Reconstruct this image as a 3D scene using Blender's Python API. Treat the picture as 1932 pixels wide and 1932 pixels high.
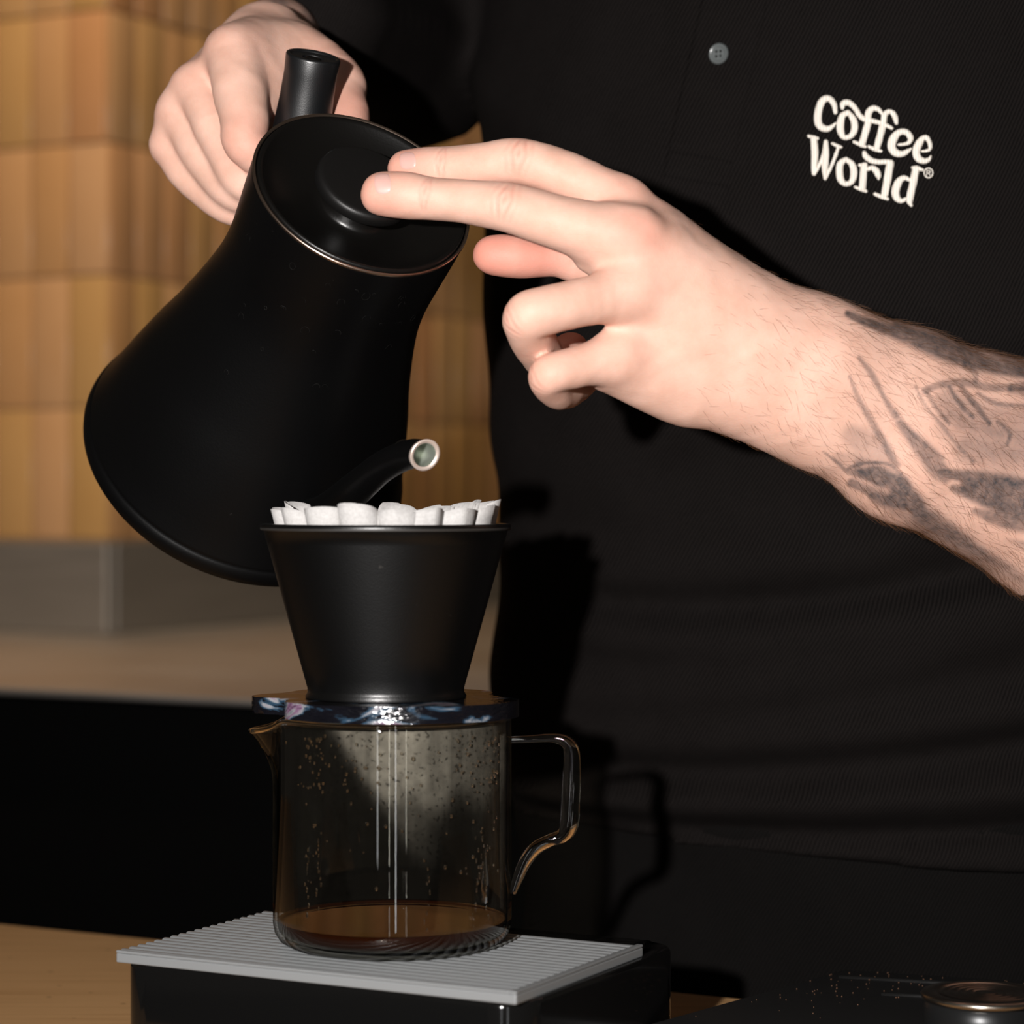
import bpy, bmesh, math, random
import numpy as np
from mathutils import Vector, Matrix, noise
from mathutils.bvhtree import BVHTree

random.seed(7); np.random.seed(7)
for _o in list(bpy.data.objects): bpy.data.objects.remove(_o)
scene = bpy.context.scene
COL = scene.collection

# ------------------------------------------------------------------ camera
F = 4800.0                              # focal length in pixels of the 1932 frame
CAM = np.array([0.0, -1.08, 1.17])
PITCH = math.atan(41 / F)
FW = np.array([0, math.cos(PITCH), -math.sin(PITCH)]); UP = np.array([0, math.sin(PITCH), math.cos(PITCH)])
cam_d = bpy.data.cameras.new('camera'); cam = bpy.data.objects.new('camera', cam_d); COL.objects.link(cam)
cam_d.sensor_width = 36; cam_d.sensor_fit = 'HORIZONTAL'; cam_d.lens = 36 * F / 1932
cam.location = CAM; cam.rotation_euler = (math.pi / 2 - PITCH, 0, 0)
cam_d.clip_start = 0.05
cam_d.dof.use_dof = True; cam_d.dof.focus_distance = 1.11; cam_d.dof.aperture_fstop = 7.8
scene.camera = cam

# ------------------------------------------------------------------ world, lamps, exposure
world = bpy.data.worlds.new('world'); scene.world = world; world.use_nodes = True
world.node_tree.nodes['Background'].inputs[0].default_value = (1.0, 0.86, 0.70, 1)
world.node_tree.nodes['Background'].inputs[1].default_value = 0.035

def lamp(name, kind, loc, energy, color, target=None, **kw):
    l = bpy.data.lights.new(name, kind); l.energy = energy; l.color = color
    for k, v in kw.items(): setattr(l, k, v)
    o = bpy.data.objects.new(name, l); COL.objects.link(o); o.location = loc
    if target is not None:
        o.rotation_euler = (Vector(target) - Vector(loc)).to_track_quat('-Z', 'Y').to_euler()
    return o
# camera flash held a little to the left of and above the lens
lamp('camera_flash', 'SPOT', tuple(CAM + np.array([-0.215, 0.02, 0.085])), 92, (1.0, 0.96, 0.935), target=tuple(CAM + np.array([0.02, 1.1, 0.125])),
     shadow_soft_size=0.016, spot_size=math.radians(78), spot_blend=1.0)
# warm ceiling downlights over the back counter
lamp('ceiling_downlight', 'SPOT', (-0.75, 0.55, 2.75), 78, (1.0, 0.77, 0.55), target=(-0.62, 1.62, 1.35),
     spot_size=1.5, spot_blend=0.9, shadow_soft_size=0.07)
lamp('ceiling_downlight', 'SPOT', (0.35, 0.95, 2.75), 24, (1.0, 0.74, 0.42), target=(-0.15, 1.95, 1.25),
     spot_size=1.4, spot_blend=0.9, shadow_soft_size=0.07)
# two upright strip lamps of the room behind the photographer
lamp('strip_lamp', 'AREA', (0.30, -3.4, 1.15), 2.2, (0.95, 0.97, 1.0), target=(0.0, 0, 1.1), shape='RECTANGLE', size=0.09, size_y=1.7)
lamp('strip_lamp', 'AREA', (-0.75, -3.5, 1.25), 1.6, (0.95, 0.97, 1.0), target=(-0.1, 0, 1.1), shape='RECTANGLE', size=0.09, size_y=1.5)

vs = scene.view_settings
vs.view_transform = 'Standard'; vs.look = 'None'; vs.gamma = 1.0; vs.exposure = 0.0; vs.use_curve_mapping = False
scene.cycles.max_bounces = 12; scene.cycles.transparent_max_bounces = 24; scene.cycles.transmission_bounces = 12
scene.cycles.sample_clamp_indirect = 6.0

# ------------------------------------------------------------------ helpers
def ray(px, py):
    return FW + (px - 966) / F * np.array([1., 0, 0]) + (966 - py) / F * UP
def P(px, py, d):                       # point at distance d in front of the camera (along +Y)
    r = ray(px, py); return CAM + r * (d / r[1])
def R_(rpx, d): return rpx * d / F

def mat(name, color=(.5, .5, .5), rough=.5, metal=0.0, spec=.5, **kw):
    m = bpy.data.materials.new(name); m.use_nodes = True
    b = m.node_tree.nodes['Principled BSDF']
    b.inputs['Base Color'].default_value = (*color, 1); b.inputs['Roughness'].default_value = rough
    b.inputs['Metallic'].default_value = metal; b.inputs['Specular IOR Level'].default_value = spec
    for k, v in kw.items(): b.inputs[k].default_value = v
    return m
def N(m, kind, **kw):
    n = m.node_tree.nodes.new(kind)
    for k, v in kw.items():
        if k in n.inputs.keys(): n.inputs[k].default_value = v
        else: setattr(n, k, v)
    return n
def L(m, a, b): m.node_tree.links.new(a, b)
def BS(m): return m.node_tree.nodes['Principled BSDF']
def ramp(m, fac, stops):
    r = N(m, 'ShaderNodeValToRGB'); e = r.color_ramp.elements
    while len(e) < len(stops): e.new(0.5)
    for i, (p, c) in enumerate(stops):
        e[i].position = p; e[i].color = (*c, 1) if len(c) == 3 else c
    L(m, fac, r.inputs[0]); return r.outputs[0]
def objcoord(m, scale=(1, 1, 1), rot=(0, 0, 0)):
    t = N(m, 'ShaderNodeTexCoord'); mp = N(m, 'ShaderNodeMapping')
    mp.inputs['Scale'].default_value = scale; mp.inputs['Rotation'].default_value = rot
    L(m, t.outputs['Object'], mp.inputs[0]); return mp.outputs[0]
def bump(m, height, strength=.3, dist=.001):
    b = N(m, 'ShaderNodeBump'); b.inputs['Strength'].default_value = strength; b.inputs['Distance'].default_value = dist
    L(m, height, b.inputs['Height']); L(m, b.outputs[0], BS(m).inputs['Normal']); return b
def noise_tex(m, vec, scale, detail=3, rough=.5):
    n = N(m, 'ShaderNodeTexNoise', Scale=scale, Detail=detail, Roughness=rough); L(m, vec, n.inputs['Vector']); return n.outputs[0]
def mixc(m, fac, a, b, blend='MIX'):
    x = N(m, 'ShaderNodeMix', data_type='RGBA', blend_type=blend)
    for i, v in ((0, fac), (6, a), (7, b)):
        if hasattr(v, 'links'): L(m, v, x.inputs[i])
        else: x.inputs[i].default_value = v if i == 0 else (*v, 1)
    return x.outputs[2]
def math_(m, op, a, b=None):
    x = N(m, 'ShaderNodeMath', operation=op)
    for i, v in enumerate((a, b)):
        if v is None: continue
        if hasattr(v, 'links'): L(m, v, x.inputs[i])
        else: x.inputs[i].default_value = v
    return x.outputs[0]

def empty(name, loc, label=None, cat=None, group=None):
    o = bpy.data.objects.new(name, None); COL.objects.link(o); o.location = tuple(float(v) for v in loc)
    o.empty_display_size = .02
    if label: tag(o, label, cat, group)
    return o
def tag(o, label=None, cat=None, group=None, kind=None):
    if label: o['label'] = label
    if cat: o['category'] = cat
    if group: o['group'] = group
    if kind: o['kind'] = kind
    return o
def setparent(o, parent):
    o.parent = parent
    M = Matrix.Identity(4); p = parent
    M = Matrix.LocRotScale(p.location, p.rotation_euler, p.scale)
    while p.parent is not None:
        M = Matrix.LocRotScale(p.parent.location, p.parent.rotation_euler, p.parent.scale) @ p.matrix_parent_inverse @ M if False else M
        p = p.parent
    o.matrix_parent_inverse = M.inverted()
def mobj(name, verts, faces, m=None, parent=None, smooth=True, edges=()):
    me = bpy.data.meshes.new(name)
    me.from_pydata([tuple(map(float, v)) for v in verts], list(edges), [tuple(int(i) for i in f) for f in faces])
    me.update()
    return lobj(name, me, m, parent, smooth)
def lobj(name, me, m=None, parent=None, smooth=True):
    if smooth and len(me.polygons): me.polygons.foreach_set('use_smooth', [True] * len(me.polygons))
    if m: me.materials.append(m)
    o = bpy.data.objects.new(name, me); COL.objects.link(o)
    if parent is not None: setparent(o, parent)
    return o
def bobj(name, bm, m=None, parent=None, smooth=True):
    me = bpy.data.meshes.new(name); bmesh.ops.recalc_face_normals(bm, faces=bm.faces); bm.to_mesh(me); bm.free()
    return lobj(name, me, m, parent, smooth)
def auto_smooth(o, angle=35):
    me = o.data; bm = bmesh.new(); bm.from_mesh(me)
    for e in bm.edges:
        if len(e.link_faces) == 2 and e.calc_face_angle(0) > math.radians(angle): e.smooth = False
    bm.to_mesh(me); bm.free(); return o
class Frame:                             # local axes -> world
    def __init__(s, o, x, y, z): s.o, s.x, s.y, s.z = [np.array(v, float) for v in (o, x, y, z)]
    def __call__(s, a, b, c): return s.o + a * s.x + b * s.y + c * s.z
WORLD = Frame((0, 0, 0), (1, 0, 0), (0, 1, 0), (0, 0, 1))
def lathe(prof, fr=WORLD, n=64, closed=False):
    V = []; Fc = []; k = len(prof)
    for (r, z) in prof:
        for j in range(n):
            t = 2 * math.pi * j / n; V.append(fr(r * math.cos(t), r * math.sin(t), z))
    for i in range(k - 1 + (1 if closed else 0)):
        a = i * n; b = ((i + 1) % k) * n
        for j in range(n):
            j2 = (j + 1) % n; Fc.append((a + j, a + j2, b + j2, b + j))
    return V, Fc
def catmull(pts, n=8, closed=False):
    pts = [np.array(p, float) for p in pts]; out = []
    m = len(pts); rng = range(m if closed else m - 1)
    for i in rng:
        if closed: p0, p1, p2, p3 = pts[i - 1], pts[i], pts[(i + 1) % m], pts[(i + 2) % m]
        else: p0, p1, p2, p3 = pts[max(i - 1, 0)], pts[i], pts[i + 1], pts[min(i + 2, m - 1)]
        for j in range(n):
            t = j / n
            out.append(.5 * ((2 * p1) + (p2 - p0) * t + (2 * p0 - 5 * p1 + 4 * p2 - p3) * t * t + (-p0 + 3 * p1 - 3 * p2 + p3) * t ** 3))
    if not closed: out.append(pts[-1])
    return out
def tube(path, radii, n=16, cap=True, flat=None):
    path = [np.array(p, float) for p in path]; V = []; Fc = []
    t0 = path[1] - path[0]; nrm = np.cross(t0, [0.31, 0.17, .93]); nrm /= np.linalg.norm(nrm)
    for i, p in enumerate(path):
        t = path[min(i + 1, len(path) - 1)] - path[max(i - 1, 0)]; t /= np.linalg.norm(t)
        nrm = nrm - t * (nrm @ t); nrm /= np.linalg.norm(nrm); b = np.cross(t, nrm)
        for j in range(n):
            a = 2 * math.pi * j / n; V.append(p + radii[i] * (math.cos(a) * nrm + math.sin(a) * b))
    for i in range(len(path) - 1):
        for j in range(n):
            j2 = (j + 1) % n; Fc.append((i * n + j, i * n + j2, (i + 1) * n + j2, (i + 1) * n + j))
    if cap:
        Fc.append(tuple(range(n - 1, -1, -1))); Fc.append(tuple((len(path) - 1) * n + j for j in range(n)))
    return V, Fc
def join(*vf):
    V = []; Fc = []
    for v, f in vf:
        o = len(V); V += list(v); Fc += [tuple(i + o for i in q) for q in f]
    return V, Fc
def prism(poly, z0, z1, fr=WORLD, bevel=0.0, seg=3):
    bm = bmesh.new(); lo = [bm.verts.new(fr(x, y, z0)) for x, y in poly]; hi = [bm.verts.new(fr(x, y, z1)) for x, y in poly]
    bm.faces.new(lo[::-1]); top = bm.faces.new(hi); n = len(poly)
    for i in range(n): bm.faces.new((lo[i], lo[(i + 1) % n], hi[(i + 1) % n], hi[i]))
    if bevel:
        hs = set(hi); ls = set(lo)
        ed = [e for e in bm.edges if (e.verts[0] in hs and e.verts[1] in hs) or (e.verts[0] in ls and e.verts[1] in ls)]
        if n <= 6: ed = list(bm.edges)
        bmesh.ops.bevel(bm, geom=ed, offset=bevel, segments=seg, affect='EDGES', profile=.5)
    return bm
def rrect(x0, x1, y0, y1, r, n=8):
    out = []
    for cx, cy, a0 in ((x1 - r, y1 - r, 0), (x0 + r, y1 - r, 90), (x0 + r, y0 + r, 180), (x1 - r, y0 + r, 270)):
        for i in range(n + 1):
            a = math.radians(a0 + 90 * i / n); out.append((cx + r * math.cos(a), cy + r * math.sin(a)))
    return out
def box(x0, x1, y0, y1, z0, z1, fr=WORLD, bevel=.0, seg=2):
    return prism([(x0, y0), (x1, y0), (x1, y1), (x0, y1)], z0, z1, fr, bevel, seg)

# ---- signed-distance modelling: primitives blended on a grid, then meshed by surface nets
class Field:
    def __init__(s, lo, hi, h):
        s.lo = np.array(lo, float); s.h = h; s.n = np.ceil((np.array(hi) - s.lo) / h).astype(int) + 1
    def new(s): return np.full(tuple(s.n), 1.0, np.float32)
    def sl(s, lo, hi):
        a = np.clip(((np.array(lo) - s.lo) / s.h).astype(int), 0, s.n); b = np.clip(((np.array(hi) - s.lo) / s.h).astype(int) + 2, 0, s.n)
        return tuple(slice(i, j) for i, j in zip(a, b)), a, b
    def grid(s, a, b):
        ax = [(s.lo[i] + s.h * np.arange(a[i], b[i])).astype(np.float32) for i in range(3)]
        return ax[0][:, None, None], ax[1][None, :, None], ax[2][None, None, :]
    def cone(s, f, p, q, ra, rb, k=.003, margin=.016):
        p = np.array(p, float); q = np.array(q, float); m = max(ra, rb) + margin
        S, a, b = s.sl(np.minimum(p, q) - m, np.maximum(p, q) + m)
        if np.any(b <= a): return
        X, Y, Z = s.grid(a, b); d = q - p; dd = float(d @ d) + 1e-12
        t = np.clip(((X - p[0]) * d[0] + (Y - p[1]) * d[1] + (Z - p[2]) * d[2]) / dd, 0, 1)
        v = np.sqrt((X - p[0] - t * d[0]) ** 2 + (Y - p[1] - t * d[1]) ** 2 + (Z - p[2] - t * d[2]) ** 2) - (ra + (rb - ra) * t)
        f[S] = smin(f[S], v.astype(np.float32), k)
    def mesh(s, f):
        n = f.shape; ins = f < 0
        c = [slice(0, -1), slice(1, None)]
        acc = np.zeros((n[0] - 1, n[1] - 1, n[2] - 1, 3), np.float32); cnt = np.zeros((n[0] - 1, n[1] - 1, n[2] - 1), np.float32)
        corners = [(i, j, k) for i in (0, 1) for j in (0, 1) for k in (0, 1)]
        def view(a, o): return a[c[o[0]], c[o[1]], c[o[2]]]
        sgn = sum(view(ins, o).astype(np.int8) for o in corners); act = (sgn > 0) & (sgn < 8)
        idx = np.argwhere(act); I, J, K = idx.T
        acc = np.zeros((len(idx), 3)); cnt = np.zeros(len(idx))
        for o in corners:
            for ax in range(3):
                if o[ax]: continue
                o2 = list(o); o2[ax] = 1
                a = f[I + o[0], J + o[1], K + o[2]]; b = f[I + o2[0], J + o2[1], K + o2[2]]
                x = (a < 0) != (b < 0); t = np.where(x, a / np.where(x, a - b, 1), 0)
                pt = np.array(o, float)[None] + np.eye(3)[ax][None] * t[:, None]
                acc += pt * x[:, None]; cnt += x
        V = s.lo + s.h * (idx + acc / cnt[:, None])
        vid = np.full(act.shape, -1, np.int64); vid[I, J, K] = np.arange(len(idx))
        Fs = []
        for ax in range(3):
            o1, o2 = [i for i in range(3) if i != ax]
            A = [slice(1, -1)] * 3; A[ax] = slice(0, -1); B = list(A); B[ax] = slice(1, None)
            a = ins[tuple(A)]; b = ins[tuple(B)]; x = np.argwhere(a != b)
            if not len(x): continue
            g = x.copy(); g[:, o1] += 1; g[:, o2] += 1
            flip = a[tuple(x.T)]
            def at(d1, d2):
                q = g.copy(); q[:, o1] -= d1; q[:, o2] -= d2; return vid[tuple(q.T)]
            q = np.stack([at(1, 1), at(0, 1), at(0, 0), at(1, 0)], 1)
            if ax == 1: flip = ~flip
            q[~flip] = q[~flip][:, ::-1]; Fs.append(q)
        return V, np.concatenate(Fs)
def smin(a, b, k):
    h = np.maximum(k - np.abs(a - b), 0) / k
    return np.minimum(a, b) - h * h * k * .25
def relax(V, Fc, it=2, lam=.5):
    e = np.concatenate([Fc[:, [i, (i + 1) % 4]] for i in range(4)]); n = len(V)
    for _ in range(it):
        s = np.zeros((n, 3)); c = np.zeros(n)
        for a, b in ((0, 1), (1, 0)):
            for k in range(3): s[:, k] += np.bincount(e[:, a], V[e[:, b], k], n)
            c += np.bincount(e[:, a], minlength=n)
        V = V + lam * (s / np.maximum(c, 1)[:, None] - V)
    return V
def normals(V, Fc):
    nr = np.cross(V[Fc[:, 2]] - V[Fc[:, 0]], V[Fc[:, 3]] - V[Fc[:, 1]]); out = np.zeros_like(V)
    for i in range(4):
        for k in range(3): out[:, k] += np.bincount(Fc[:, i], nr[:, k], len(V))
    return out / np.maximum(np.linalg.norm(out, axis=1), 1e-12)[:, None]

# ================================================================== materials
def stainless():
    m = mat('brushed_steel', (.48, .45, .42), .33, .94)
    n = noise_tex(m, objcoord(m, (2, 2, 120)), 5, 3); L(m, math_(m, 'MULTIPLY_ADD', n, .25), BS(m).inputs['Roughness'])
    m.node_tree.nodes[-1].inputs[2].default_value = .36; return m
M_STEEL = stainless()
def tile_mat():
    m = mat('glazed_tile', (.5, .3, .14), .22, spec=.35)
    info = N(m, 'ShaderNodeObjectInfo'); c = objcoord(m)
    geo = N(m, 'ShaderNodeNewGeometry'); n = noise_tex(m, geo.outputs['Position'], 9, 3)
    base = ramp(m, info.outputs['Random'], [(0, (.52, .295, .135)), (.35, (.56, .33, .17)), (.6, (.50, .31, .12)), (.8, (.58, .35, .19)), (1, (.53, .27, .13))])
    L(m, mixc(m, math_(m, 'MULTIPLY', n, .5), base, (.40, .19, .05)), BS(m).inputs['Base Color'])
    bump(m, noise_tex(m, geo.outputs['Position'], 22, 2), .2, .003); return m
M_TILE = tile_mat()
M_GROUT = mat('grout', (.52, .32, .17), .9)
M_WALLP = mat('painted_wall', (.36, .24, .13), .8)
M_FLOOR = mat('dark_floor', (.03, .028, .026), .6)
M_CAB = mat('black_cabinet', (.002, .002, .002), .5, spec=.06)
def wood_mat():
    m = mat('oiled_wood', (.32, .17, .07), .38, spec=.3)
    c = objcoord(m, (3, 60, 60), (0, 0, math.radians(27.9)))
    n = noise_tex(m, c, 2.2, 5, .6)
    col = ramp(m, n, [(.25, (.44, .24, .10)), (.55, (.58, .34, .155)), (.8, (.50, .28, .12))])
    v = N(m, 'ShaderNodeTexVoronoi', Scale=55.0); L(m, objcoord(m), v.inputs['Vector'])
    sp = ramp(m, v.outputs['Distance'], [(0.06, (1, 1, 1)), (.1, (0, 0, 0))])
    L(m, mixc(m, math_(m, 'MULTIPLY', sp, .6), col, (.06, .03, .012)), BS(m).inputs['Base Color'])
    bump(m, n, .1, .0006); return m
M_WOOD = wood_mat()
def matte_black(name, col=(.0045, .0045, .0045), rough=.42, spec=.35, specks=.25, scale=900, dust=260):
    m = mat(name, col, rough, spec=spec); c = objcoord(m)
    n = noise_tex(m, c, dust, 2); s1 = ramp(m, n, [(.76, (0, 0, 0)), (.82, (1, 1, 1))])
    n2 = noise_tex(m, c, 45, 2); s2 = ramp(m, n2, [(.5, (0, 0, 0)), (.7, (1, 1, 1))])
    k = math_(m, 'MULTIPLY', math_(m, 'MULTIPLY', s1, s2), specks)
    L(m, mixc(m, k, col, (.35, .32, .28)), BS(m).inputs['Base Color'])
    bump(m, noise_tex(m, c, scale, 2), .12, .0004); return m
M_KET = matte_black('kettle_black', (.0012, .0012, .0013), .42, .22, .05)
M_LID = matte_black('lid_black', (.003, .0027, .0024), .34, .38, .06)
M_GRIP = matte_black('handle_black', (.003, .0034, .004), .38, .8, .08, 2200)
M_DRIP = matte_black('dripper_black', (.0011, .0011, .0011), .36, .5, .12, 1500, 190)
M_EDGE = mat('worn_steel_edge', (.55, .42, .34), .28, 1.0)
M_TIP = mat('bare_spout_steel', (.80, .66, .58), .35, .6)
M_TIPIN = mat('spout_lining', (.55, .58, .52), .30, .8)

# ================================================================== room
A_ROT = math.radians(27.9)
U = np.array([math.cos(A_ROT), -math.sin(A_ROT), 0]); Vv = np.array([math.sin(A_ROT), math.cos(A_ROT), 0]); ZZ = np.array([0, 0, 1.])
def rel(x, d, z): return CAM + np.array([x, d, z])

fl = mobj('floor', [(-6, -5, 0), (6, -5, 0), (6, 6, 0), (-6, 6, 0)], [(0, 1, 2, 3)], M_FLOOR, smooth=False); tag(fl, kind='structure')
KO = rel(-.428, 2.69, 0); KO[2] = 0                       # foot of the wall corner
FA = Frame(KO, U, Vv, ZZ)
Z_CT = CAM[2] - .152                                      # back counter height
Z_UP = CAM[2] - (1024 - 925) / F * 2.69                   # top of the steel upstand
wa = bobj('wall_back', box(-2.6, -.012, .012, .16, 0, 2.9, FA), M_GROUT, smooth=False); tag(wa, kind='structure')
wb = bobj('wall_right', box(-.16, -.012, .1605, 3.0, 0, 2.9, FA), M_GROUT, smooth=False); tag(wb, kind='structure')
TW, TH, TG = .0500, .1405, .0022
def tile_mesh():
    bm = box(0, TW - TG, -.011, .0, 0, TH - TG, WORLD, .0018, 2)
    me = bpy.data.meshes.new('tile'); bmesh.ops.recalc_face_normals(bm, faces=bm.faces); bm.to_mesh(me); bm.free()
    me.polygons.foreach_set('use_smooth', [True] * len(me.polygons)); me.materials.append(M_TILE); return me
TM = tile_mesh()
def put_tile(parent, org, rz):
    o = bpy.data.objects.new('tile', TM); COL.objects.link(o); o.location = org
    o.rotation_euler = (random.gauss(0, .006), random.gauss(0, .004), rz + random.gauss(0, .010))
    setparent(o, parent)
ROWS = 6
for r in range(ROWS):
    z = Z_UP + .004 + r * TH
    for c in range(11): put_tile(wa, FA(-(c + 1) * TW, .012, z), -A_ROT)
    for c in range(22): put_tile(wb, FA(-.012, .006 + c * TW, z), -A_ROT + math.pi / 2)
# steel upstand and back counter
ups = empty('back_counter', FA(0, -.3, 0), 'steel-topped back counter with a black cabinet below the tiled wall', 'counter')
bobj('upstand', box(-1.6, .004, -.006, .011, Z_CT + .0005, Z_UP, FA, .002), M_STEEL, ups, False)
sds = empty('side_counter', FA(.7, 1.0, 0), 'steel-topped side counter running back past the corner of the tiled wall', 'counter')
bobj('upstand', box(-.0115, .004, .0115, 2.4, Z_CT + .0005, Z_UP, FA, .002), M_STEEL, sds, False)
bobj('worktop', box(-1.6, 1.5, -.625, -.0065, Z_CT - .006, Z_CT, FA, .002), M_STEEL, ups, False)
bobj('worktop', box(.0045, 1.5, -.0064, 2.4, Z_CT - .006, Z_CT, FA), M_STEEL, sds, False)
bobj('cabinet_body', box(.0045, 1.48, -.0064, 2.4, 0, Z_CT - .0065, FA), M_CAB, sds, False)
for i in range(5):
    bobj('cabinet_door', box(-1.58 + i * .61, -.975 + i * .61, -.60, -.575, .1, Z_CT - .010, FA, .003), M_CAB, ups, False)
bobj('cabinet_body', box(-1.59, 1.48, -.574, -.012, .0, Z_CT - .0065, FA), M_CAB, ups, False)

# front worktop
Z_W = CAM[2] - .245
EO = rel(-.211, 1.395, 0); EO[2] = 0
FC = Frame(EO, U, Vv, ZZ)
wt = empty('front_counter', FC(0, -.18, 0), 'front bar counter with a brown wooden top under the brewing scale', 'counter')
bobj('worktop', box(-.7, 1.1, -.36, 0, Z_W - .035, Z_W, FC, .002), M_WOOD, wt, False)
bobj('cabinet_body', box(-.68, 1.08, -.34, -.02, 0, Z_W - .0355, FC), M_CAB, wt, False)

# ================================================================== scale
M_TRAY = mat('grey_anodised', (.22, .23, .235), .45, .15, .4)
bump(M_TRAY, noise_tex(M_TRAY, objcoord(M_TRAY), 2500, 2), .05, .0003)
M_GLOSS = mat('glossy_black_plastic', (.004, .004, .004), .08, spec=.55)
Z_T = CAM[2] - .192
TC = rel(-.055, 1.0675, 0); TC[2] = 0
FT = Frame(TC, U, Vv, ZZ)
sc = empty('brewing_scale', FT(0, .02, Z_W), 'black brewing scale with a ribbed grey tray under the glass jug', 'scale')
b = prism(rrect(-.0965, .0965, -.0555, .094, .016), Z_W + .0005, Z_T - .0052, FT, .0025, 3)
auto_smooth(bobj('scale_body', b, M_GLOSS, sc), 50)
pl = bobj('tray', box(-.0945, .0945, -.0575, .0575, Z_T - .0052, Z_T - .0012, FT, .0006), M_TRAY, sc, False)
nrib = 19; pitch = .1125 / nrib
bobj('tray_border', box(.0916, .0945, -.0575, .0575, Z_T - .0012, Z_T, FT, .0004), M_TRAY, pl, False)
bobj('tray_border', box(-.0945, .0915, -.0575, -.0558, Z_T - .0012, Z_T, FT, .0004), M_TRAY, pl, False)
for i in range(nrib):
    y0 = -.0557 + i * pitch
    bm = bmesh.new(); sec = []
    for k in range(7):
        t = k / 6; sec.append((y0 + pitch * (.04 + .88 * t), Z_T - .0013 + .0013 * math.sin(math.pi * t) ** .5))
    rows = [[bm.verts.new(FT(x, y, z)) for (y, z) in sec] for x in (-.0942, .0915)]
    for k in range(6): bm.faces.new((rows[0][k], rows[0][k + 1], rows[1][k + 1], rows[1][k]))
    bm.faces.new(rows[0]); bm.faces.new(rows[1][::-1]); bm.faces.new((rows[0][0], rows[0][6], rows[1][6], rows[1][0]))
    auto_smooth(bobj('rib', bm, M_TRAY, pl), 60)
M_PORT = mat('port_metal', (.5, .40, .32), .3, 1.0)
V1 = prism(rrect(-.006, .006, -.0022, .0022, .0021, 5), 0, .0012, Frame(FT(-.0165, -.0556, Z_W + .0225), U, ZZ, -Vv))
bobj('charging_port', V1, M_PORT, sc)
V1 = prism(rrect(-.0046, .0046, -.0012, .0012, .0011, 5), .0012, .0016, Frame(FT(-.0165, -.0556, Z_W + .0225), U, ZZ, -Vv))
bobj('port_tongue', V1, M_GLOSS, sc)
bobj('button', prism([(.012 * math.cos(t * .2618), .012 * math.sin(t * .2618)) for t in range(24)], 0, .0012, Frame(FT(.073, .077, Z_T - .0052), U, Vv, ZZ), .0005), M_GLOSS, sc)

# ================================================================== glass jug
def thin_glass(name, tint, rough=.0):
    m = bpy.data.materials.new(name); m.use_nodes = True; nt = m.node_tree; nt.nodes.remove(BS(m))
    tr = N(m, 'ShaderNodeBsdfTransparent'); gl = N(m, 'ShaderNodeBsdfGlossy', Roughness=rough); fr = N(m, 'ShaderNodeFresnel', IOR=1.47); geo = N(m, 'ShaderNodeNewGeometry')
    bf = math_(m, 'MULTIPLY_ADD', geo.outputs['Backfacing'], 1 / 1.47 - 1.47); bf.node.inputs[2].default_value = 1.47; L(m, bf, fr.inputs['IOR'])
    lw = N(m, 'ShaderNodeLayerWeight', Blend=.5)
    cr = ramp(m, lw.outputs['Facing'], [(0, tint), (.80, tuple(v * .97 for v in tint)), (.95, (.80, .76, .58)), (1, (.45, .40, .22))])
    L(m, cr, tr.inputs[0]); mx = N(m, 'ShaderNodeMixShader'); L(m, fr.outputs[0], mx.inputs[0]); L(m, tr.outputs[0], mx.inputs[1]); L(m, gl.outputs[0], mx.inputs[2])
    rf = N(m, 'ShaderNodeBsdfRefraction', Roughness=.0, IOR=1.47); rf.inputs[0].default_value = (.93, .89, .72, 1)
    m2 = N(m, 'ShaderNodeMixShader'); L(m, ramp(m, lw.outputs['Facing'], [(.74, (0, 0, 0)), (.93, (.85, .85, .85))]), m2.inputs[0])
    L(m, mx.outputs[0], m2.inputs[1]); L(m, rf.outputs[0], m2.inputs[2])
    L(m, m2.outputs[0], nt.nodes['Material Output'].inputs[0]); return m
M_GLASS = thin_glass('jug_glass', (.985, .975, .94))
M_SOLID = mat('solid_glass', (.97, .94, .86), .0, spec=.5, **{'Transmission Weight': 1.0, 'IOR': 1.47})
JC = rel((740 - 966) / F * 1.078, 1.078, -.192)
FJ = Frame(JC, (1, 0, 0), (0, 1, 0), ZZ)
JR = .0505; JH = .0962
jug = empty('glass_jug', JC, 'clear glass jug with a square handle and a little coffee on the scale', 'jug')
NT = 160
def jugwall(off, z0list):
    rows = []
    for (r, z) in z0list:
        row = []
        for j in range(NT):
            th = 2 * math.pi * j / NT; dth = (th - math.pi * .985)
            s = math.exp(-(dth / .17) ** 2); s2 = math.exp(-(dth / .33) ** 2)
            q = max(0, (z - .070) / (JH - .070))
            rr = r + .0105 * s * q ** 1.25; zz = z - .0065 * s2 * q ** 2
            row.append((rr, th, zz))
        rows.append(row)
    return rows
prof_o = [(.0, 0.0006), (.03, .0004), (.040, 0.0), (.0445, .0006), (.0478, .0025), (.0497, .0055), (JR, .0095)] + [(JR, .0095 + (JH - .0095) * i / 22) for i in range(1, 23)]
rows = jugwall(0, prof_o)
rim_r = [(JR - .0003, JH + .0006), (JR - .0009, JH + .0009), (JR - .0015, JH + .0006)]
rows += jugwall(0, rim_r)
prof_i = [(JR - .0018, .0095 + (JH - .0095) * i / 22) for i in range(22, 0, -1)] + [(JR - .0018, .0095), (.0480, .0062), (.0462, .0042), (.043, .0032), (.03, .003), (0, .003)]
rows += jugwall(0, prof_i)
V = []; Fc = []
for row in rows:
    for (r, t, z) in row: V.append(FJ(r * math.cos(t), r * math.sin(t), z))
for i in range(len(rows) - 1):
    for j in range(NT):
        j2 = (j + 1) % NT; Fc.append((i * NT + j, i * NT + j2, (i + 1) * NT + j2, (i + 1) * NT + j))
mobj('jug_body', V, Fc, M_GLASS, jug)
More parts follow.
